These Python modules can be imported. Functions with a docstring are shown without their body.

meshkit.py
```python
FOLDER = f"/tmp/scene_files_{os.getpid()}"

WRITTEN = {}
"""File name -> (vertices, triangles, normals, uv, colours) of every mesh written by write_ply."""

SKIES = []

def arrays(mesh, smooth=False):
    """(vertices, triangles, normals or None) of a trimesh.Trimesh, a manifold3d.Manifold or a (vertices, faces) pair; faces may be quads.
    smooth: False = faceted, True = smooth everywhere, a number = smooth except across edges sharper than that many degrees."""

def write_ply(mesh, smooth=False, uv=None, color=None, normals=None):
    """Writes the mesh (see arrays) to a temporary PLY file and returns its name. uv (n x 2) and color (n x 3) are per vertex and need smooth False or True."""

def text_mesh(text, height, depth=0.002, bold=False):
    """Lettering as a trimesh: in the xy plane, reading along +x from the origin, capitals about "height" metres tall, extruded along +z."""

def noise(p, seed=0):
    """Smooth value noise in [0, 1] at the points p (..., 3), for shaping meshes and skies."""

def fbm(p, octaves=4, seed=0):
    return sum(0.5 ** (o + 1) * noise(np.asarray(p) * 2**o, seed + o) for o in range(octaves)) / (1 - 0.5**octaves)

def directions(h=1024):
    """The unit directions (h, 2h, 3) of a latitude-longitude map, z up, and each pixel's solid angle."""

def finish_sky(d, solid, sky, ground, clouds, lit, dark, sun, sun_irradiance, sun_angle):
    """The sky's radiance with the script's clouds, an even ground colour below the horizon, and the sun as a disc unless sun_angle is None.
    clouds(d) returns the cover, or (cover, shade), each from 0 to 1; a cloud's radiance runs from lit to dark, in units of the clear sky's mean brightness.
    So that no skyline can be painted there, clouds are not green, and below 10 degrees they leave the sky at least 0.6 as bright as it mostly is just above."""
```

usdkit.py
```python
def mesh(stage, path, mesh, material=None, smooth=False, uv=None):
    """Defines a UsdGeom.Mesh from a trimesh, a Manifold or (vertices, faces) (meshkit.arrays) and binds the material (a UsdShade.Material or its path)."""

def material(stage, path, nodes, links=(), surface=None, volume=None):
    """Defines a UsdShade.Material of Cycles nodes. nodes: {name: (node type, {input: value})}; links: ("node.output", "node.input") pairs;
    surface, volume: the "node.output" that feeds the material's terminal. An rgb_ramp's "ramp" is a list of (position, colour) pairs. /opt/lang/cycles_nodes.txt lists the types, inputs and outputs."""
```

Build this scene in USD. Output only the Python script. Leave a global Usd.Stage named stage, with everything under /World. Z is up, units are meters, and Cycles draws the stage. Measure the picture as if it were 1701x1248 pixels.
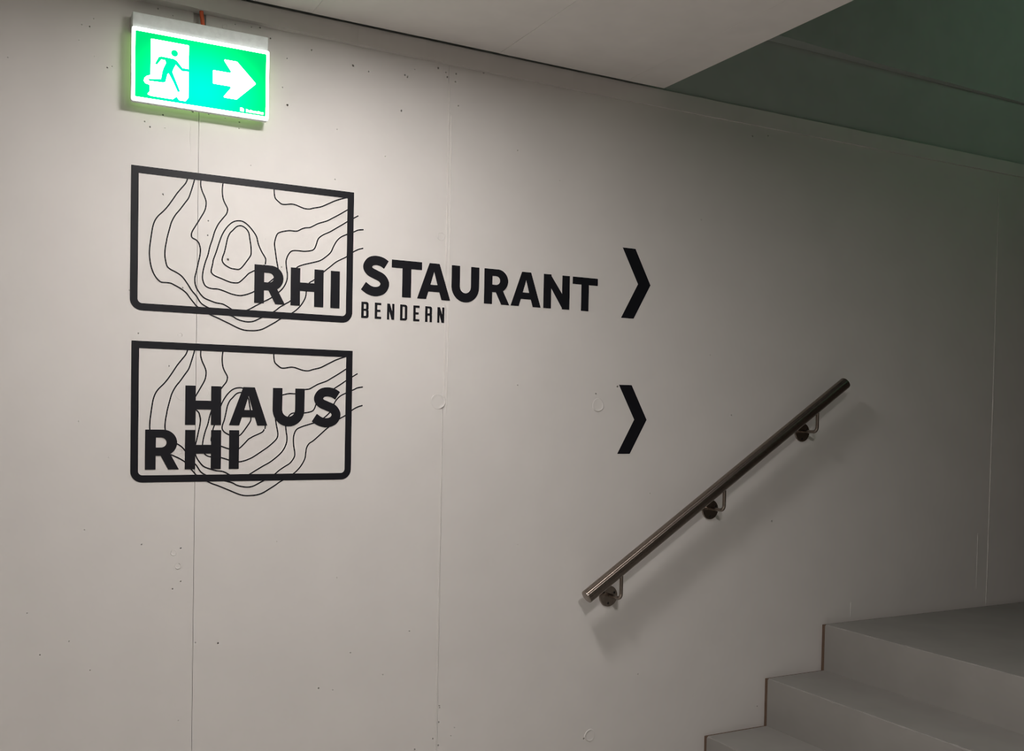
import math, random
import numpy as np
import trimesh
import manifold3d as m3
from shapely import affinity
from shapely.geometry import LineString, MultiPolygon, Point, Polygon, box
from shapely.ops import unary_union
from pxr import Gf, Sdf, Usd, UsdGeom, UsdLux
import usdkit

stage = Usd.Stage.CreateInMemory()
UsdGeom.SetStageUpAxis(stage, UsdGeom.Tokens.z)
UsdGeom.SetStageMetersPerUnit(stage, 1.0)
world = UsdGeom.Xform.Define(stage, '/World')
stage.SetDefaultPrim(world.GetPrim())
rnd = random.Random(7)

# ------------------------------------------------------------------ camera, lights, exposure
EXPOSURE = 0.0
LAMP_POWER = (119.0, 226.0)      # radiance of the opal panes of the ceiling lamps
LAMPS_AT = ((0.71, -0.78), (0.66, -2.45))       # where the ceiling lamps sit
CAM = UsdGeom.Camera.Define(stage, '/World/camera')
R = np.array([[0.8846202317, -0.4658982457, 0.0196435807],
              [0.0056278268, -0.0314554938, -0.9994893093],
              [0.4662782144, 0.8842790151, -0.0252041715]])      # right, down, forward
mat = np.eye(4)
mat[0, :3], mat[1, :3], mat[2, :3], mat[3, :3] = R[0], -R[1], -R[2], (0, -2.67, 1.608)
CAM.AddTransformOp().Set(Gf.Matrix4d(*mat.ravel().tolist()))
CAM.CreateHorizontalApertureAttr(36.0)
CAM.CreateVerticalApertureAttr(36.0 * 1248 / 1701)
CAM.CreateFocalLengthAttr(36.0 * 1644.715 / 1701)
CAM.CreateHorizontalApertureOffsetAttr(0.0)
CAM.CreateVerticalApertureOffsetAttr(36.0 * 100.775 / 1701)     # the photograph is a crop: the lens axis lies below its centre
CAM.CreateClippingRangeAttr(Gf.Vec2f(0.02, 100.0))
CAM.CreateExposureAttr(EXPOSURE)

# ------------------------------------------------------------------ helpers
used = {}


def numbered(path):
    n = used.get(path, 0)
    used[path] = n + 1
    return path if n == 0 else f'{path}_{n:03d}'


def path_of(parent, name):
    return numbered(f'{parent.GetPath() if parent else "/World"}/{name}')


def obj(name, mesh, material, parent=None, smooth=False, **data):
    o = usdkit.mesh(stage, path_of(parent, name), mesh, M[material], smooth).GetPrim()
    for k, v in data.items():
        o.SetCustomDataByKey(k, v)
    return o


def thing(name, loc=(0, 0, 0), rotz=0.0, parent=None, scale=1.0, **data):
    x = UsdGeom.Xform.Define(stage, path_of(parent, name))
    x.AddTranslateOp().Set(Gf.Vec3d(*loc))
    if rotz:
        x.AddRotateZOp().Set(rotz)
    if scale != 1.0:
        x.AddScaleOp().Set(Gf.Vec3f(scale, scale, scale))
    for k, v in data.items():
        x.GetPrim().SetCustomDataByKey(k, v)
    return x.GetPrim()


def bx(x0, x1, y0, y1, z0, z1):
    b = trimesh.creation.box((x1 - x0, y1 - y0, z1 - z0))
    b.apply_translation(((x0 + x1) / 2, (y0 + y1) / 2, (z0 + z1) / 2))
    return b


def rounded_box(x0, x1, y0, y1, z0, z1, r):
    s = m3.Manifold.sphere(r, 16)
    return m3.Manifold.batch_hull([s.translate((x, y, z)) for x in (x0 + r, x1 - r) for y in (y0 + r, y1 - r) for z in (z0 + r, z1 - r)])


def join(*ms):
    return trimesh.util.concatenate(ms)


def polys(shape):
    return [p for p in (shape.geoms if hasattr(shape, 'geoms') else [shape]) if isinstance(p, Polygon) and p.area > 1e-9]


def plate(shape, y_front, y_back):
    """A shape drawn in (x, z) metres as a plate standing on the wall: front face at y_front, back at y_back (greater y)."""
    out = []
    for p in polys(shape):
        m = trimesh.creation.extrude_polygon(p, y_back - y_front)
        v = m.vertices.copy()
        m.vertices = np.column_stack([v[:, 0], y_back - v[:, 2], v[:, 1]])
        out.append(m)
    return join(*out)


def tube(points, radius, n=20, caps=True):
    pts = np.array(points, float)
    tan = np.gradient(pts, axis=0)
    tan /= np.linalg.norm(tan, axis=1)[:, None]
    up = np.array([0, 0, 1.0]) if abs(tan[0][2]) < 0.9 else np.array([0, 1.0, 0])
    v, f = [], []
    a = np.linspace(0, 2 * np.pi, n, endpoint=False)
    s = np.cross(tan[0], up)
    for p, t in zip(pts, tan):
        s = s - t * (s @ t)
        s /= np.linalg.norm(s)
        u = np.cross(s, t)
        v.append(p + radius * (np.cos(a)[:, None] * s + np.sin(a)[:, None] * u))
    v = np.vstack(v)
    for i in range(len(pts) - 1):
        for j in range(n):
            k = (j + 1) % n
            f += [[i * n + j, i * n + k, (i + 1) * n + k], [i * n + j, (i + 1) * n + k, (i + 1) * n + j]]
    if caps:
        c0, c1 = len(v), len(v) + 1
        v = np.vstack([v, pts[0], pts[-1]])
        e = (len(pts) - 1) * n
        for j in range(n):
            k = (j + 1) % n
            f += [[c0, k, j], [c1, e + j, e + k]]
    m = trimesh.Trimesh(v, f, process=False)
    m.fix_normals()
    return m


def lathe(profile, axis_to, at, n=32):
    """profile: (radius, height) pairs turned about an axis pointing to axis_to, its foot at 'at'."""
    m = trimesh.creation.revolve(np.array(profile, float), sections=n)
    m.apply_transform(trimesh.geometry.align_vectors((0, 0, 1), axis_to))
    m.apply_translation(at)
    m.fix_normals()
    return m


def spline(points, closed=False, step=8):
    p = np.array(points, float)
    q = np.vstack([p[-1], p, p[0], p[1]]) if closed else np.vstack([2 * p[0] - p[1], p, 2 * p[-1] - p[-2]])
    out = []
    for i in range(1, len(q) - 2):
        a, b, c, d = q[i - 1], q[i], q[i + 1], q[i + 2]
        for t in np.linspace(0, 1, step, endpoint=False):
            out.append(0.5 * (2 * b + (c - a) * t + (2 * a - 5 * b + 4 * c - d) * t * t + (3 * b - a - 3 * c + d) * t ** 3))
    out.append(q[-2])
    return np.array(out)


# ------------------------------------------------------------------ materials
M = {}


def paint(name, color, rough, spec=0.5, mottle=0.03, bump=0.06, scale=7.0, fine=320.0):
    c = np.array(color)
    M[name] = usdkit.material(stage, f'/World/Looks/{name}', {
        'g': ('geometry', {}),
        'n1': ('noise_texture', {'scale': scale, 'detail': 4.0, 'roughness': 0.55}),
        'r1': ('rgb_ramp', {'ramp': [(0.3, tuple(c * (1 - mottle))), (0.7, tuple(np.minimum(c * (1 + mottle), 1)))]}),
        'n2': ('noise_texture', {'scale': fine, 'detail': 3.0, 'roughness': 0.6}),
        'n3': ('noise_texture', {'scale': scale * 0.9, 'detail': 2.0}),
        'b1': ('bump', {'strength': bump, 'distance': 0.0012}),
        'b2': ('bump', {'strength': bump * 2.0, 'distance': 0.004}),
        'p': ('principled_bsdf', {'roughness': rough, 'specular_ior_level': spec})},
        [('g.position', 'n1.vector'), ('g.position', 'n2.vector'), ('g.position', 'n3.vector'), ('n1.fac', 'r1.fac'), ('r1.color', 'p.base_color'),
         ('n2.fac', 'b1.height'), ('n3.fac', 'b2.height'), ('b1.normal', 'b2.normal'), ('b2.normal', 'p.normal')], surface='p.BSDF')


def plain(name, color, rough, metal=0.0, spec=0.5):
    M[name] = usdkit.material(stage, f'/World/Looks/{name}', {
        'g': ('geometry', {}),
        'n': ('noise_texture', {'scale': 60.0, 'detail': 3.0}),
        'r': ('rgb_ramp', {'ramp': [(0.3, tuple(np.array(color) * 0.94)), (0.7, tuple(np.minimum(np.array(color) * 1.06, 1)))]}),
        'p': ('principled_bsdf', {'roughness': rough, 'metallic': metal, 'specular_ior_level': spec})},
        [('g.position', 'n.vector'), ('n.fac', 'r.fac'), ('r.color', 'p.base_color')], surface='p.BSDF')


def emits(name, color, strength):
    M[name] = usdkit.material(stage, f'/World/Looks/{name}', {'e': ('emission', {'color': color, 'strength': strength})}, surface='e.emission')


def emits_unevenly(name, color, centre, scale, inner, outer):
    """A backlit panel: brightest over the diodes, falling off towards its rim (in the panel's own space)."""
    M[name] = usdkit.material(stage, f'/World/Looks/{name}', {
        't': ('texture_coordinate', {}),
        'sub': ('vector_math', {'math_type': 'subtract', 'vector2': centre}),
        'mul': ('vector_math', {'math_type': 'multiply', 'vector2': scale}),
        'len': ('vector_math', {'math_type': 'length'}),
        'mr': ('map_range', {'from_min': 0.0, 'from_max': 1.0, 'to_min': inner, 'to_max': outer, 'range_type': 'smoothstep', 'clamp': True}),
        'e': ('emission', {'color': color})},
        [('t.object', 'sub.vector1'), ('sub.vector', 'mul.vector1'), ('mul.vector', 'len.vector1'), ('len.value', 'mr.value'), ('mr.result', 'e.strength')], surface='e.emission')


WALL = (0.60, 0.575, 0.545)
paint('wall_paint', WALL, 0.62, 0.35, 0.025, 0.05, 5.0)
paint('soffit_paint', (0.80, 0.77, 0.74), 0.7, 0.3, 0.03, 0.10, 9.0, 180.0)
paint('upper_concrete', (0.42, 0.455, 0.425), 0.8, 0.2, 0.05, 0.08, 6.0)  # darker and greener than the wall paint below the ledge
paint('unseen_end_paint', (0.13, 0.105, 0.085), 0.7, 0.2, 0.03, 0.05, 5.0)  # dark tone for the unseen end wall, chosen to cut bounce on the landing
paint('stair_paint', (0.27, 0.258, 0.24), 0.62, 0.12, 0.05, 0.09, 6.0, 220.0)
paint('floor_paint', (0.60, 0.575, 0.54), 0.5, 0.4, 0.05, 0.05, 5.0)
paint('far_paint', (0.38, 0.362, 0.34), 0.7, 0.3, 0.03, 0.05, 5.0)
plain('joint_foam', (0.13, 0.085, 0.06), 0.9, 0.0, 0.2)
plain('black_vinyl', (0.0065, 0.0065, 0.009), 0.45, 0.0, 0.2)
plain('steel', (0.30, 0.255, 0.22), 0.2, 1.0)
M['brushed_steel'] = usdkit.material(stage, '/World/Looks/brushed_steel', {
    'g': ('geometry', {}),
    'n': ('noise_texture', {'scale': 90.0, 'detail': 3.0}),
    'r': ('rgb_ramp', {'ramp': [(0.3, (0.25, 0.208, 0.18)), (0.7, (0.29, 0.243, 0.212))]}),
    't': ('combine_xyz', {'x': 0.8394, 'y': 0.0, 'z': 0.5436}),
    'p': ('principled_bsdf', {'roughness': 0.22, 'metallic': 1.0, 'anisotropic': 0.95})},
    [('g.position', 'n.vector'), ('n.fac', 'r.fac'), ('r.color', 'p.base_color'), ('t.vector', 'p.tangent')], surface='p.BSDF')      # ground along the tube
plain('dark_steel', (0.035, 0.032, 0.03), 0.5, 1.0)
plain('sign_housing', (0.76, 0.80, 0.78), 0.5, 0.0, 0.4)
plain('orange_plastic', (0.62, 0.10, 0.03), 0.45)
plain('lamp_metal', (0.75, 0.75, 0.74), 0.4)
for k, power in enumerate(LAMP_POWER):
    emits(f'lamp_opal_{k}', (1.0, 0.955, 0.94), power)
emits('sign_white', (0.95, 1.0, 0.97), 2.5)
emits('sign_guide', (0.34, 0.62, 0.20), 1.9)
emits_unevenly('sign_green', (0.0, 0.60, 0.15), (0.165, -0.045, 0.045), (4.9, 1.0, 6.2), 5.4, 1.4)

# ------------------------------------------------------------------ the shell: wall with its formwork panels
X0, X1, Y0, Z1 = -2.4, 4.35, -3.6, 5.4
SOFFIT, SLAB_END, LEDGE = 2.668, 1.933, 2.6


def ledge_depth(x):
    return float(np.interp(x, [-2.2, 0.31, 0.42, 0.60, 1.2, 1.8, 2.2, 3.7, 5.2], [0.040, 0.036, 0.028, 0.017, 0.010, 0.005, 0.004, 0.006, 0.006]))


def ledge_under(x):
    return float(np.interp(x, [-2.2, 0.31, 0.60, 0.72, 1.184, 1.8, 2.2, 3.66, 5.2], [2.619, 2.619, 2.6185, 2.616, 2.612, 2.609, 2.610, 2.614, 2.616]))


PITS = [[370,2610,2.9],[406,2599,2.9],[537,2600,3.8],[563,2609,2.3],[605,2610,2.4],[628,2613,3.2],[656,2590,3.2],[701,2545,2.4],[704,2421,4.1],[690,2466,2.0],[341,2322,2.2],[354,2310,2.9],[390,2313,1.5],[458,2366,3.7],[498,2365,3.0],[385,2345,2.9],[577,2356,2.8],[576,2339,2.3],[540,2361,1.9],[193,2535,1.6],[211,2534,2.7],[220,2555,1.8],[187,2496,1.8],[252,2441,2.8],[263,2446,2.0],[32,2426,1.8],[222,2463,1.4],[86,2426,1.3],[129,2360,1.3],[886,2559,4.3],[768,2580,3.0],[932,2551,2.6],[1040,2560,3.1],[1048,2556,3.7],[1143,2598,4.2],[1209,2500,3.5],[1031,2458,3.3],[1070,2581,2.2],[1289,2610,4.0],[1167,2590,2.7],[1172,2577,3.2],[1200,2591,3.3],[1198,2568,3.5],[387,2144,2.9],[500,2089,2.6],[308,1894,1.9],[438,1910,2.5],[331,1787,2.2],[406,1707,2.2],[552,1993,4.0],[499,2051,2.4],[608,2247,1.9],[839,2239,2.1],[649,2056,1.6],[694,1985,2.3],[1182,731,3.5],[1183,725,2.7],[1181,682,3.3],[1163,635,2.7],[1181,613,3.1],[1106,611,3.4],[1233,659,2.4],[1222,636,2.4],[440,1235,3.6],[441,1148,2.6],[421,1130,2.1],[82,1093,2.0],[111,988,2.4],[225,938,2.1],[176,1015,1.9],[538,977,3.1],[480,984,2.1],[814,825,3.4],[855,816,2.6],[905,916,2.8],[1003,843,2.8],[1083,962,2.8],[344,1249,2.0],[439,783,2.0],[1789,1694,4.6],[1707,1669,4.1],[2458,1236,5.1],[1690,563,4.6],[2262,1609,3.7],[2412,578,4.7],[2394,2586,4.4],[2324,2574,3.2],[1631,2015,2.2],[2111,2264,2.5],[1558,2326,2.2],[843,2377,1.7],[985,2322,2.2],[1408,2398,2.1],[2163,1812,2.6],[1927,1346,2.9],[1424,1688,2.1],[1435,1199,2.1],[1895,749,2.9],[862,1132,1.7],[691,1241,1.6],[193,1562,1.6],[97,1765,1.3],[142,2032,1.3],[209,1292,1.7],[263,1472,1.4]]
CONTOURS = {
    'outer': [[138,-15],[137,-17],[135,-24],[131,-32],[122,-44],[111,-59],[100,-77],[89,-94],[79,-107],[66,-121],[58,-134],[53,-150],[50,-170],[48,-186],[46,-205],[46,-225],[49,-246],[54,-263],[61,-276],[69,-285],[76,-289],[88,-289],[99,-290],[108,-294],[122,-301],[136,-311],[147,-325],[157,-337],[166,-346],[198,-364],[218,-372],[248,-385],[268,-394],[284,-399],[298,-400],[317,-399],[335,-394],[354,-383],[370,-373],[383,-364],[416,-345],[433,-330],[444,-315],[451,-300],[453,-285],[455,-272],[462,-260],[475,-251],[506,-223],[519,-212],[535,-198],[550,-189],[566,-180],[585,-165],[599,-157],[614,-152]],
    'second': [[154,-2],[154,-18],[151,-31],[146,-49],[140,-67],[131,-81],[119,-99],[108,-114],[99,-132],[94,-150],[88,-175],[87,-182],[84,-200],[83,-218],[85,-233],[89,-247],[97,-254],[110,-260],[122,-267],[131,-276],[141,-290],[151,-305],[163,-319],[172,-333],[182,-341],[200,-349],[226,-357],[253,-364],[268,-372],[284,-376],[298,-377],[312,-374],[331,-364],[364,-346],[380,-333],[395,-323],[410,-313],[421,-297],[422,-284],[419,-266],[418,-248],[420,-234],[427,-221],[443,-213],[462,-207],[489,-198],[506,-186],[520,-172],[528,-155],[537,-139],[549,-127],[566,-118],[586,-109],[598,-103],[614,-100]],
    'third': [[169,-2],[170,-16],[170,-31],[174,-46],[180,-59],[184,-72],[183,-87],[179,-99],[171,-114],[160,-134],[151,-150],[148,-160],[150,-168],[160,-173],[166,-179],[168,-183],[171,-196],[170,-212],[166,-232],[162,-252],[158,-271],[159,-287],[164,-300],[174,-314],[183,-322],[196,-327],[212,-332],[228,-334],[238,-338],[252,-346],[263,-352],[277,-352],[296,-345],[316,-333],[336,-321],[357,-309],[380,-290],[392,-275],[399,-258],[400,-243],[398,-229],[396,-212],[397,-202],[401,-191],[408,-181],[416,-177],[430,-176],[447,-176],[466,-172],[474,-166],[479,-154],[483,-141],[489,-133],[500,-125],[517,-116],[538,-102],[553,-92],[566,-83],[585,-71],[598,-63]],
    'fourth': [[228,-6],[228,-12],[226,-22],[225,-40],[227,-57],[231,-68],[238,-81],[239,-88],[236,-98],[228,-109],[216,-126],[207,-146],[202,-164],[200,-171],[195,-187],[190,-210],[184,-228],[179,-249],[177,-267],[179,-279],[184,-289],[192,-294],[203,-296],[217,-296],[233,-300],[251,-306],[271,-309],[284,-307],[298,-302],[310,-296],[328,-284],[348,-270],[362,-258],[372,-247],[375,-237],[374,-226],[370,-206],[367,-186],[364,-165],[366,-151],[371,-137],[379,-131],[391,-127],[405,-124],[420,-124],[428,-122],[438,-116],[448,-112],[460,-110],[471,-104],[485,-96],[508,-87],[523,-78],[544,-65],[565,-51],[576,-45]],
    'ring': [[340,-221],[341,-209],[339,-202],[330,-188],[321,-169],[316,-150],[307,-136],[294,-122],[280,-113],[268,-112],[257,-115],[247,-122],[236,-135],[226,-153],[219,-173],[212,-197],[204,-221],[203,-229],[199,-249],[201,-256],[209,-262],[226,-268],[240,-273],[252,-276],[266,-276],[274,-272],[286,-260],[296,-249],[304,-244],[309,-241],[332,-230],[338,-222]],
    'peak': [[270,-125],[278,-125],[288,-131],[295,-141],[298,-157],[301,-175],[302,-192],[300,-202],[289,-219],[278,-234],[270,-240],[260,-240],[247,-238],[233,-230],[227,-221],[228,-211],[232,-199],[236,-181],[240,-161],[246,-147],[253,-139],[262,-129]],
    'corner': [[363,-12],[361,-18],[362,-32],[365,-42],[374,-50],[382,-55],[392,-55],[408,-52],[420,-53],[433,-57],[445,-60],[458,-60],[470,-56],[491,-50],[512,-39],[533,-28],[556,-19],[571,-14]],
}

wall = thing('wall_back', kind='structure')
SEAMS = [(0.4735, 0.0010), (1.177, 0.0008), (3.6245, 0.0008)]
edges = [X0] + [x for x, _ in SEAMS] + [X1]
gaps = [0.0] + [g / 2 for _, g in SEAMS] + [0.0]
holes = []
for px, pz, pr in PITS:
    if pr < 1.4:
        continue
    n = rnd.choice((6, 7, 8))
    ph, st = rnd.random() * 6.28, rnd.uniform(0.75, 1.35)
    holes.append(Polygon([(px / 1000 + pr / 1000 * rnd.uniform(0.55, 0.85) * math.cos(ph + 6.283 * i / n),
                           pz / 1000 + pr / 1000 * st * rnd.uniform(0.55, 0.85) * math.sin(ph + 6.283 * i / n)) for i in range(n)]))
chase = box(0.457, 2.552, 0.4885, 2.64)
cut = unary_union(holes + [chase])
for i in range(4):
    face = box(edges[i] + gaps[i], -0.05, edges[i + 1] - gaps[i + 1], 2.664).difference(cut)
    obj('panel', plate(face, 0.0, 0.010), 'wall_paint', wall)
obj('panel', plate(box(X0, 2.664, X1, Z1), 0.004, 0.010), 'upper_concrete', wall, label='darker grey-green concrete above the ledge')
obj('core', bx(X0, X1, 0.010, 0.25, -0.05, Z1), 'wall_paint', wall)


def ridge(points, width, height, wob=0.0004):
    """A fin of cement paste left in a formwork joint: (x, z) points down the wall."""
    p = np.array(points, float)
    n = max(6, int(abs(p[0, 1] - p[-1, 1]) / 0.018))
    z = np.linspace(p[0, 1], p[-1, 1], n)
    x = np.interp(-z, -p[:, 1], p[:, 0])
    v, f = [], []
    for k in range(n):
        h = height * rnd.uniform(0.45, 1.25) * (0.15 if k in (0, n - 1) else 1)
        w = width * rnd.uniform(0.75, 1.2) / 2
        xx = x[k] + rnd.uniform(-wob, wob)
        v += [(xx - w, 0.001, z[k]), (xx + w * 0.2, -h, z[k]), (xx + w, 0.001, z[k])]
    for k in range(n - 1):
        a, b = 3 * k, 3 * k + 3
        f += [[a, b, b + 1], [a, b + 1, a + 1], [a + 1, b + 1, b + 2], [a + 1, b + 2, a + 2], [a + 2, b + 2, b], [a + 2, b, a]]
    f += [[0, 1, 2], [3 * n - 3, 3 * n - 1, 3 * n - 2]]
    m = trimesh.Trimesh(v, f, process=False)
    m.fix_normals()
    return m


for pts, w, h in (([(1.1785, 2.56), (1.178, 2.13), (1.1782, 1.985)], 0.0046, 0.0034),
                  ([(1.1783, 1.925), (1.1785, 1.714), (1.1765, 1.612)], 0.0046, 0.0034),
                  ([(1.1865, 2.47), (1.188, 2.20), (1.1882, 1.965)], 0.0042, 0.0030),
                  ([(1.1884, 1.925), (1.1885, 1.716), (1.187, 1.594)], 0.0042, 0.0030),
                  ([(1.1755, 1.59), (1.1745, 1.219), (1.172, 0.753), (1.172, 0.50)], 0.0038, 0.0024),
                  ([(3.6235, 2.55), (3.627, 1.75), (3.625, 1.02), (3.623, 0.856)], 0.0045, 0.0022),
                  ([(3.5605, 1.15), (3.561, 0.92)], 0.0035, 0.0016),
                  ([(0.452, 2.34), (0.453, 2.25)], 0.0024, 0.0008),
                  ([(2.856, 0.92), (2.856, 0.855)], 0.0035, 0.0015)):
    obj('ridge', ridge(pts, w, h), 'wall_paint', wall)


def plug(cx, cz, r, amp):
    """The filled hole of a formwork tie: a low disc in an uneven rim."""
    rings = [(0.0, 0.15), (0.55, 0.22), (0.80, 0.25), (0.88, 1.0), (0.97, 0.9), (1.06, 0.0)]
    n, a0 = 36, rnd.random() * 6.28
    v, f = [], []
    for q, hh in rings:
        for j in range(n):
            a = 6.2832 * j / n
            lump = 0.35 + 0.65 * max(0.0, math.sin(a * 1.0 + a0)) + 0.5 * max(0.0, math.sin(2 * a + a0 * 2.3)) ** 2
            h = 0.0014 * amp * hh * (lump if hh > 0.5 else 1)
            rr = r * q * (1 + 0.03 * math.sin(3 * a + a0))
            v.append((cx + rr * math.cos(a), 0.0005 - h - 0.0003 * (hh > 0), cz + rr * math.sin(a)))
    for k in range(len(rings) - 1):
        for j in range(n):
            i = (j + 1) % n
            f += [[k * n + j, k * n + i, (k + 1) * n + i], [k * n + j, (k + 1) * n + i, (k + 1) * n + j]]
    m = trimesh.Trimesh(v, f, process=False)
    if m.face_normals[:, 1].mean() > 0:
        m.invert()
    return m


for cx, cz, r, amp in ((1.161, 2.114, 0.0122, 1.6), (1.161, 1.632, 0.0229, 1.9), (1.716, 1.633, 0.0211, 1.8), (1.712, 0.570, 0.0196, 1.9), (0.493, 2.122, 0.0125, 0.28),
                       (0.442, 2.117, 0.0139, 0.25), (0.443, 1.639, 0.0218, 0.3), (0.491, 1.640, 0.0173, 0.32), (0.434, 1.488, 0.0078, 0.9), (0.433, 1.788, 0.0062, 0.8),
                       (0.423, 1.224, 0.0078, 1.1), (0.434, 1.189, 0.0079, 1.3), (0.391, 2.092, 0.0054, 0.3), (0.537, 2.597, 0.0075, 1.0), (0.402, 2.592, 0.008, 0.8)):
    obj('plug', plug(cx, cz, r, amp), 'wall_paint', wall, smooth=40)


def ledge(xs, under, depth, top, wob):
    v, f = [], []
    for x in xs:
        d, u = depth(x) + rnd.uniform(-wob, wob), under(x) + rnd.uniform(-wob, wob)
        v += [(x, 0.002, u), (x, -d, u + 0.002), (x, -d, top), (x, 0.002, top)]
    n = len(xs)
    for k in range(n - 1):
        for j in range(4):
            a, b, c, d = 4 * k + j, 4 * k + (j + 1) % 4, 4 * k + 4 + (j + 1) % 4, 4 * k + 4 + j
            f += [[a, b, c], [a, c, d]]
    f += [[0, 1, 2], [0, 2, 3], [4 * n - 4, 4 * n - 2, 4 * n - 3], [4 * n - 4, 4 * n - 1, 4 * n - 2]]
    m = trimesh.Trimesh(v, f, process=False)
    m.fix_normals()
    return m


obj('trim_1', ledge(np.linspace(X0, X1, 300), ledge_under, ledge_depth, 2.667, 0.0006), 'wall_paint', kind='structure')
obj('trim_2', ledge(np.linspace(1.96, X1, 100), lambda x: 2.914, lambda x: float(np.interp(x, [1.9, 2.4, 3.05, 3.76, 5.2], [0.060, 0.050, 0.024, 0.010, 0.010])), Z1, 0.0005),
    'upper_concrete', kind='structure')

# ------------------------------------------------------------------ ceiling slab, floor, other walls
ceiling = thing('ceiling', kind='structure')
cuts = [X0, -2.03, -1.72, -1.41, -1.10, -0.79, -0.48, -0.17, 0.14, 0.45, 0.76, 1.075, 1.33, 1.788, SLAB_END]
for a, b in zip(cuts[:-1], cuts[1:]):
    g0, g1 = 0.0, (0.0003 if b < SLAB_END else 0)
    xs = np.linspace(a + g0, b - g1, 5)
    outline = [(x, -ledge_depth(x) - 0.011) for x in xs] + [(b - g1, Y0), (a + g0, Y0)]
    p = trimesh.creation.extrude_polygon(Polygon(outline), 0.012)
    p.apply_translation((0, 0, SOFFIT + rnd.uniform(0, 0.0012)))
    obj('panel', p, 'soffit_paint', ceiling)
core = trimesh.creation.extrude_polygon(Polygon([(x, -ledge_depth(x) - 0.011) for x in np.linspace(X0, SLAB_END, 30)] + [(SLAB_END, Y0), (X0, Y0)]), 0.235)
core.apply_translation((0, 0, SOFFIT + 0.013))
obj('core', core, 'soffit_paint', ceiling)
obj('ceiling_upper', bx(X0, X1, Y0, 0, Z1, Z1 + 0.1), 'far_paint', kind='structure')
obj('floor', bx(X0, X1, Y0, 0, -0.2, 0), 'floor_paint', kind='structure')
obj('wall_front', bx(X0, X1, Y0 - 0.2, Y0, -0.2, Z1), 'far_paint', kind='structure')
obj('wall_left', bx(X0 - 0.2, X0, Y0 - 0.2, 0.25, -0.2, Z1), 'far_paint', kind='structure')
obj('wall_right_unseen', bx(X1, X1 + 0.2, Y0 - 0.2, 0.25, -0.2, Z1), 'unseen_end_paint', kind='structure')  # out of view; kept dark so little light bounces back

# ------------------------------------------------------------------ stairs
RISE, NOSE = 0.17, [1.6355, 1.904, 2.1733, 2.4405, 2.7095]
GAP = 0.019
stairs = thing('staircase', loc=(1.6355, 0, 0), label='grey painted concrete stairs rising to the right along the white wall below the handrail', category='stairs')


def step_mesh(x0, x1, z0, z1, overlap):
    """One solid step: the section is swept along the step's length, its front edge a little chipped."""
    ys = np.linspace(-GAP, Y0 + 0.02, 190)
    v, f, m = [], [], 6
    for k, y in enumerate(ys):
        c = 0.0014 + (rnd.random() ** 6) * 0.006
        d = 0.0014 + (rnd.random() ** 6) * 0.006
        if k == 0:
            c, d = 0.007, 0.006
        v += [(x0, y, z0), (x0, y, z1 - c), (x0 + d, y, z1), (x1 + overlap, y, z1), (x1 + overlap, y, z0), ((x0 + x1) / 2, y, z0)]
    n = len(ys)
    for k in range(n - 1):
        for j in range(m):
            a, b, c, d = m * k + j, m * k + (j + 1) % m, m * k + m + (j + 1) % m, m * k + m + j
            f += [[a, b, c], [a, c, d]]
    for s in (0, m * (n - 1)):
        f += [[s, s + 1, s + 2], [s, s + 2, s + 3], [s, s + 3, s + 4], [s, s + 4, s + 5]]
    q = trimesh.Trimesh(np.array(v) - (1.6355, 0, 0), f, process=False)
    q.fix_normals()
    return q


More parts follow.
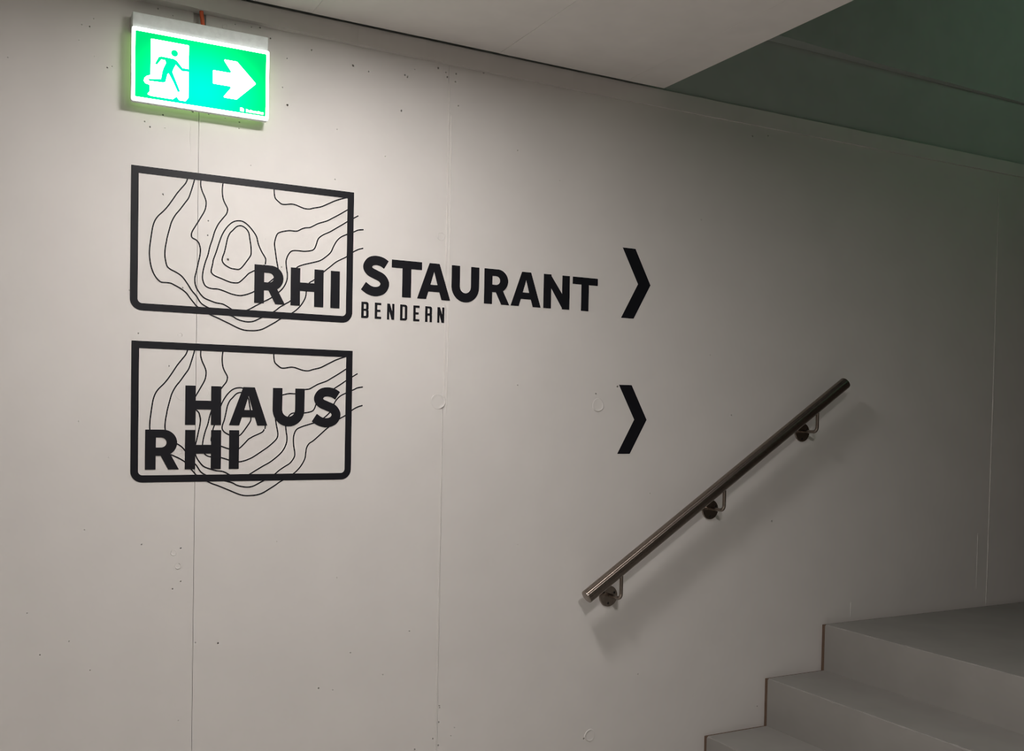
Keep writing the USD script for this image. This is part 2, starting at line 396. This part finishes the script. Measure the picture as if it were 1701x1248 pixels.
for i in range(4):
    obj('step', step_mesh(NOSE[i], NOSE[i + 1], 0.0, RISE * (i + 1), 0.0), 'stair_paint', stairs)
obj('landing', step_mesh(NOSE[4], X1 - 0.002, 0.0, RISE * 5, 0.0), 'stair_paint', stairs)
joint = unary_union([box(NOSE[i] + 0.005, 0.0, X1 - 0.002, RISE * (i + 1) - 0.005) for i in range(5)])
j = plate(joint, -GAP, -0.0005)
j.apply_translation((-1.6355, 0, 0))
obj('joint_strip', j, 'joint_foam', stairs, label='brown foam strip in the joint between the steps and the wall')

# ------------------------------------------------------------------ black lettering on the wall
H = 103.0


def ell(cx, cz, rx, rz):
    return affinity.scale(Point(cx, cz).buffer(1.0, 32), rx, rz)


GLYPH = {
    'I': box(0, 0, 26, H),
    'H': unary_union([box(0, 0, 26, H), box(66, 0, 92, H), box(20, 41, 70, 64)]),
    'T': unary_union([box(0, 81, 91, H), box(32, 0, 58.5, H)]),
    'A': Polygon([(0, 0), (27, 0), (34, 22), (68.5, 22), (75.5, 0), (102.5, 0), (67.5, H), (36.8, H)]).difference(Polygon([(40, 41.5), (62.5, 41.5), (51.2, 80)])),
    'N': unary_union([box(0, 0, 26, H), box(65.5, 0, 91.5, H), Polygon([(0, 101), (0, H), (23, H), (91.5, 11), (91.5, 0), (68, 0)])]),
    'R': unary_union([unary_union([box(0, 35.5, 44, H), ell(44, 69.25, 34.5, 33.75)]).difference(unary_union([box(26, 57, 38.5, 83), ell(38.5, 70, 13.8, 13)])), box(0, 0, 26, H),
                      Polygon([(38, 36), (57, 0), (83.5, 0), (62, 40), (52, 44), (36, 44)])]),
    'U': unary_union([box(0, 44, 88, H), ell(44, 44, 44, 45.5)]).difference(unary_union([box(26, 44, 62, H + 1), ell(44, 44, 18, 19)])),
    'S': LineString(spline([(73.5, 86), (60.5, 93.5), (43, 96.2), (27, 91.5), (18.5, 77), (26, 64.5), (43, 56.8), (61, 48.5), (70, 33), (62, 16.5), (43, 9.6), (24, 13.2), (7.5, 23.5)], step=6)).buffer(12.7, cap_style=2, join_style=1),
}


def rr(x0, z0, x1, z1, r):
    """A box whose right corners are rounded."""
    return unary_union([box(x0, z0, x1 - r, z1), box(x0, z0 + r, x1, z1 - r), Point(x1 - r, z0 + r).buffer(r), Point(x1 - r, z1 - r).buffer(r)])


SMALL = {
    'B': unary_union([rr(0, 0, 21.5, 24.5, 6), rr(0, 21, 21, 45, 6)]).difference(unary_union([rr(7, 5.6, 14.4, 20.2, 2.4), rr(7, 25.6, 14.2, 39.4, 2.4)])),
    'D': rr(0, 0, 21.5, 45, 7).difference(rr(7, 5.8, 14.4, 39.2, 2.4)),
    'E': unary_union([box(0, 0, 7, 45), box(0, 0, 18.8, 6), box(0, 19.8, 16.4, 25.6), box(0, 39, 18.8, 45)]),
    'N': unary_union([box(0, 0, 6.2, 45), box(15.2, 0, 21.4, 45), Polygon([(0, 43), (0, 45), (7.6, 45), (21.4, 5), (21.4, 0), (13.8, 0)])]),
    'R': unary_union([rr(0, 18.6, 21.2, 45, 6).difference(rr(7, 24.8, 14.2, 39.4, 2.4)), box(0, 0, 7, 45), box(14.4, 0, 21.2, 16.5), Polygon([(14.4, 16), (21.2, 16), (21.2, 19), (18.5, 22.5), (14.4, 21)])]),
}


def letter(g, x, z, height, table, unit, parent, front):
    s = height / unit
    shape = affinity.translate(affinity.scale(table[g], s, s, origin=(0, 0)), x, z)
    obj('letter', plate(shape, front, -0.00002), 'black_vinyl', parent)


def logo(name, ox, oz, width, height, label):
    """The framed map with its contour lines; ox, oz is its upper left corner on the wall."""
    t = thing(name, loc=(0, 0, 0), label=label, category='wall sign')
    r, w = 0.029, 0.0182
    o = box(ox, oz - height, ox + width, oz)
    low = unary_union([box(ox, oz - height + r, ox + width, oz), box(ox + r, oz - height, ox + width - r, oz), Point(ox + r, oz - height + r).buffer(r, 24), Point(ox + width - r, oz - height + r).buffer(r, 24)])
    inner, ri = box(ox + w, oz - height + w, ox + width - w, oz - w), 0.0115
    inn = unary_union([box(ox + w, oz - height + w + ri, ox + width - w, oz - w), box(ox + w + ri, oz - height + w, ox + width - w - ri, oz - w),
                       Point(ox + w + ri, oz - height + w + ri).buffer(ri, 16), Point(ox + width - w - ri, oz - height + w + ri).buffer(ri, 16)])
    obj('frame', plate(low.difference(inn), -0.0009, -0.00002), 'black_vinyl', t)
    for k, pts in CONTOURS.items():
        line = spline(np.array(pts) / 1000 + (ox, oz), closed=(k == 'peak'), step=5)
        obj('contour_line', plate(LineString(line).buffer(0.00165, 4, cap_style=2), -0.0007, -0.00002), 'black_vinyl', t)
    return t


up = logo('restaurant_logo', 0.310, 2.2092, 0.5845, 0.3638, 'black restaurant logo: map frame, long word, small place name, under the exit sign')
for g, x in zip('RHI', (0.6215, 0.7195, 0.8313)):
    letter(g, x, 1.8842, 0.1022, GLYPH, H, up, -0.0012)
for g, x in zip('STAURANT', (0.9185, 1.010, 1.0890, 1.1970, 1.3040, 1.3940, 1.5080, 1.6120)):
    letter(g, x, 1.9288, 0.1046, GLYPH, H, up, -0.0012)
for g, x in zip('BENDERN', (0.921, 0.961, 0.998, 1.0375, 1.078, 1.115, 1.1535)):
    letter(g, x, 1.8625, 0.0450, SMALL, 45.0, up, -0.0012)
low_ = logo('house_logo', 0.3150, 1.7680, 0.5825, 0.3605, 'black house logo on the wall: map frame holding two stacked words, below the restaurant logo')
for g, x in zip('HAUS', (0.4475, 0.5595, 0.6750, 0.7830)):
    letter(g, x, 1.5562, 0.1020, GLYPH, H, low_, -0.0012)
for g, x in zip('RHI', (0.3500, 0.4480, 0.5605)):
    letter(g, x, 1.4402, 0.1026, GLYPH, H, low_, -0.0012)

for x, z, s, label in ((1.7965, 1.9160, 1.0, 'black chevron arrow on the wall to the right of the long restaurant word'), (1.7935, 1.4770, 0.989, 'black chevron arrow on the wall straight below the other one, left of the handrail')):
    c = thing('direction_chevron', loc=(x, 0, z), label=label, category='arrow', group='chevron arrows on the wall')
    obj('arrow_shape', plate(Polygon([(0, 0), (0.0485, 0), (0.112, 0.1125 * s), (0.050, 0.2255 * s), (0.0008, 0.2255 * s), (0.0632, 0.1125 * s)]), -0.0006, -0.00002), 'black_vinyl', c)

# ------------------------------------------------------------------ lit exit sign and its cable


def exit_sign(loc, rotz, label, scale=1.0):
    t = thing('exit_sign', loc=loc, rotz=rotz, scale=scale, label=label, category='exit sign', group='lit exit signs')
    obj('housing', rounded_box(0.002, 0.337, -0.0390, -0.0005, 0.176, 0.2185, 0.0015), 'sign_housing', t, label='pale grey housing above the lit panel')
    obj('status_button', lathe([(0, 0.0009), (0.0050, 0.0009), (0.0058, 0.0004), (0.0060, 0)], (0, -1, 0), (0.207, -0.0388, 0.1985), 24), 'sign_housing', t, label='small round button on the housing')
    r = lambda x0, z0, x1, z1, q: box(x0 + q, z0 + q, x1 - q, z1 - q).buffer(q, 8)
    obj('light_guide', plate(r(0.003, 0.003, 0.336, 0.178, 0.003), -0.0355, -0.0270), 'sign_guide', t, label='green glowing back of the panel')
    obj('rim', plate(r(0.0, -0.0012, 0.339, 0.181, 0.005).difference(r(0.004, 0.004, 0.335, 0.177, 0.003)), -0.0410, -0.0280), 'sign_housing', t)
    obj('lit_panel', plate(r(0.0, 0.0, 0.339, 0.181, 0.005), -0.0450, -0.0411), 'sign_white', t, label='white backlit panel')
    obj('green_field', plate(r(0.0085, 0.0100, 0.3305, 0.1710, 0.0015), -0.0453, -0.0450), 'sign_green', t, label='green ground of the pictogram')
    P = lambda pts: Polygon([(x / 1000, 0.181 + z / 1000) for x, z in pts])
    soft = lambda p, q=0.0022: p.buffer(-q, 8).buffer(2 * q, 8).buffer(-q, 8)
    door = P([(44, -23), (136, -23), (136, -155), (129, -165), (113, -165), (107, -157), (98, -165), (46, -165), (36, -162), (42, -154), (42, -138), (32, -136), (28, -130), (30, -122), (36, -116), (44, -113)])
    obj('door_symbol', plate(soft(door), -0.0456, -0.0453), 'sign_white', t)
    man = unary_union([P([(56, -83), (64, -66), (70, -64), (99, -65), (106, -68), (120, -84), (137, -84), (137, -88.5), (119, -89.5), (104, -76), (99, -86), (95, -97), (114, -142), (110, -143), (99, -120), (88, -101), (84, -102), (79, -124), (74, -126), (42, -127), (40, -124.5), (70, -120.5), (73, -101), (76, -91), (82, -77), (79, -69.5), (69, -69.5), (59, -84)]).buffer(0.0006, 4), ell(0.101, 0.1315, 0.0079, 0.0079)])
    obj('running_figure', plate(man, -0.0459, -0.0456), 'sign_green', t)
    arrow = P([(220, -42), (256, -42), (306, -91), (256, -140), (220, -140), (243, -109), (195, -109), (195, -74), (243, -74)])
    obj('arrow_symbol', plate(soft(arrow, 0.003), -0.0456, -0.0453), 'sign_white', t)
    mark = [P([(265, -157.5), (270, -157.5), (275, -160.5), (275, -168), (265, -168)])]
    for k, (a, b, h) in enumerate(((280, 285, 8.5), (285.3, 290, 6.5), (290.3, 295, 7.5), (295.3, 300, 6.5), (300.3, 305, 6.5), (305.3, 310, 6.5), (310.3, 315, 7.5), (315.3, 320, 6.5), (320.3, 326, 6.5))):
        mark.append(P([(a, -168), (b, -168), (b, -168 + h), (a, -168 + h)]))
    obj('maker_mark', plate(unary_union(mark), -0.0456, -0.0453), 'sign_white', t)
    return t


exit_sign((0.3035, 0, 2.3587), 0, 'lit green and white exit sign with running figure and arrow, high on the wall')
exit_sign((X1, -0.65, 3.05), -90, 'large unseen green exit sign on the end wall, placed to light the upper wall green', 2.2)  # out of view; sized and placed to cast green light on the upper wall
obj('cable', tube(spline([(0.4745, -0.012, 2.640), (0.4745, -0.014, 2.615), (0.477, -0.016, 2.592), (0.480, -0.016, 2.572), (0.481, -0.016, 2.56)], step=5), 0.0052, 16), 'orange_plastic',
    smooth=40, label='short orange cable running from the ledge down into the exit sign', category='cable')

# ------------------------------------------------------------------ handrail
A, B = np.array([1.640, -0.0750, 1.0345]), np.array([2.7185, -0.0750, 1.7330])
rail = thing('handrail', loc=(1.640, 0, 1.0345), label='brushed steel tube handrail on three wall brackets, climbing beside the stairs', category='handrail')
L0 = np.array([1.640, 0, 1.0345])
d = (B - A) / np.linalg.norm(B - A)
obj('tube', tube([A - L0 + d * 0.003, B - L0 - d * 0.003], 0.0212, 48, caps=False), 'brushed_steel', rail, smooth=40)
for p, q in ((A, -d), (B, d)):
    obj('end_cap', lathe([(0, 0.0), (0.0190, 0.0), (0.0208, -0.0010), (0.0213, -0.0030), (0.0208, -0.006), (0, -0.006)], q, p - L0, 40), 'steel', rail, smooth=35)
for bx_, bz in ((1.7695, 1.0205), (2.1765, 1.2890), (2.5870, 1.5555)):
    x, z = bx_ - L0[0], bz - L0[2]
    under = A[2] + (bx_ - A[0]) * d[2] / d[0] - 0.0235 - L0[2]
    arc = [(x, -0.075 + 0.017 - 0.017 * math.sin(a), z + 0.017 - 0.017 * math.cos(a)) for a in np.linspace(0, math.pi / 2, 9)]
    rod = obj('bracket', tube([(x, -0.004, z), (x, -0.03, z)] + arc + [(x, -0.075, (z + 0.017 + under) / 2), (x, -0.075, under + 0.004)], 0.0060, 20), 'steel', rail, smooth=40)
    obj('flange', lathe([(0, 0.0), (0.0340, 0.0), (0.0340, 0.0040), (0.0330, 0.0052), (0.0, 0.0052)], (0, -1, 0), (x, 0, z - 0.003), 40), 'steel', rod, smooth=30)
    for a in (-95, 25, 145):
        c = (x + 0.0235 * math.cos(math.radians(a)), -0.0050, z - 0.003 + 0.0235 * math.sin(math.radians(a)))
        obj('screw', lathe([(0, 0.0012), (0.0030, 0.0012), (0.0042, 0.0003), (0.0042, -0.001), (0, -0.001)], (0, -1, 0), c, 14), 'dark_steel', rod)

# ------------------------------------------------------------------ two ceiling lamps out of view, left of the stairs, lighting wall and steps
for k, ((lx, ly), label) in enumerate(zip(LAMPS_AT, ('unseen round ceiling lamp beside the white wall, right of the exit sign',
                                                     'unseen round ceiling lamp in the middle of the hall, far from the white wall'))):
    lamp = thing('unseen_ceiling_lamp', loc=(lx, ly, SOFFIT), label=label, category='ceiling lamp', group='ceiling lamps of the hall')
    obj('ring', lathe([(0.1305, -0.004), (0.1305, -0.022), (0.133, -0.026), (0.150, -0.026), (0.155, -0.022), (0.155, -0.001), (0.1305, -0.001), (0.1305, -0.004)], (0, 0, 1), (0, 0, 0), 48), 'lamp_metal', lamp, smooth=35)
    obj('opal_pane', lathe([(0, -0.004), (0.130, -0.004), (0.130, -0.019), (0, -0.021)], (0, 0, 1), (0, 0, 0), 48), f'lamp_opal_{k}', lamp, smooth=60)
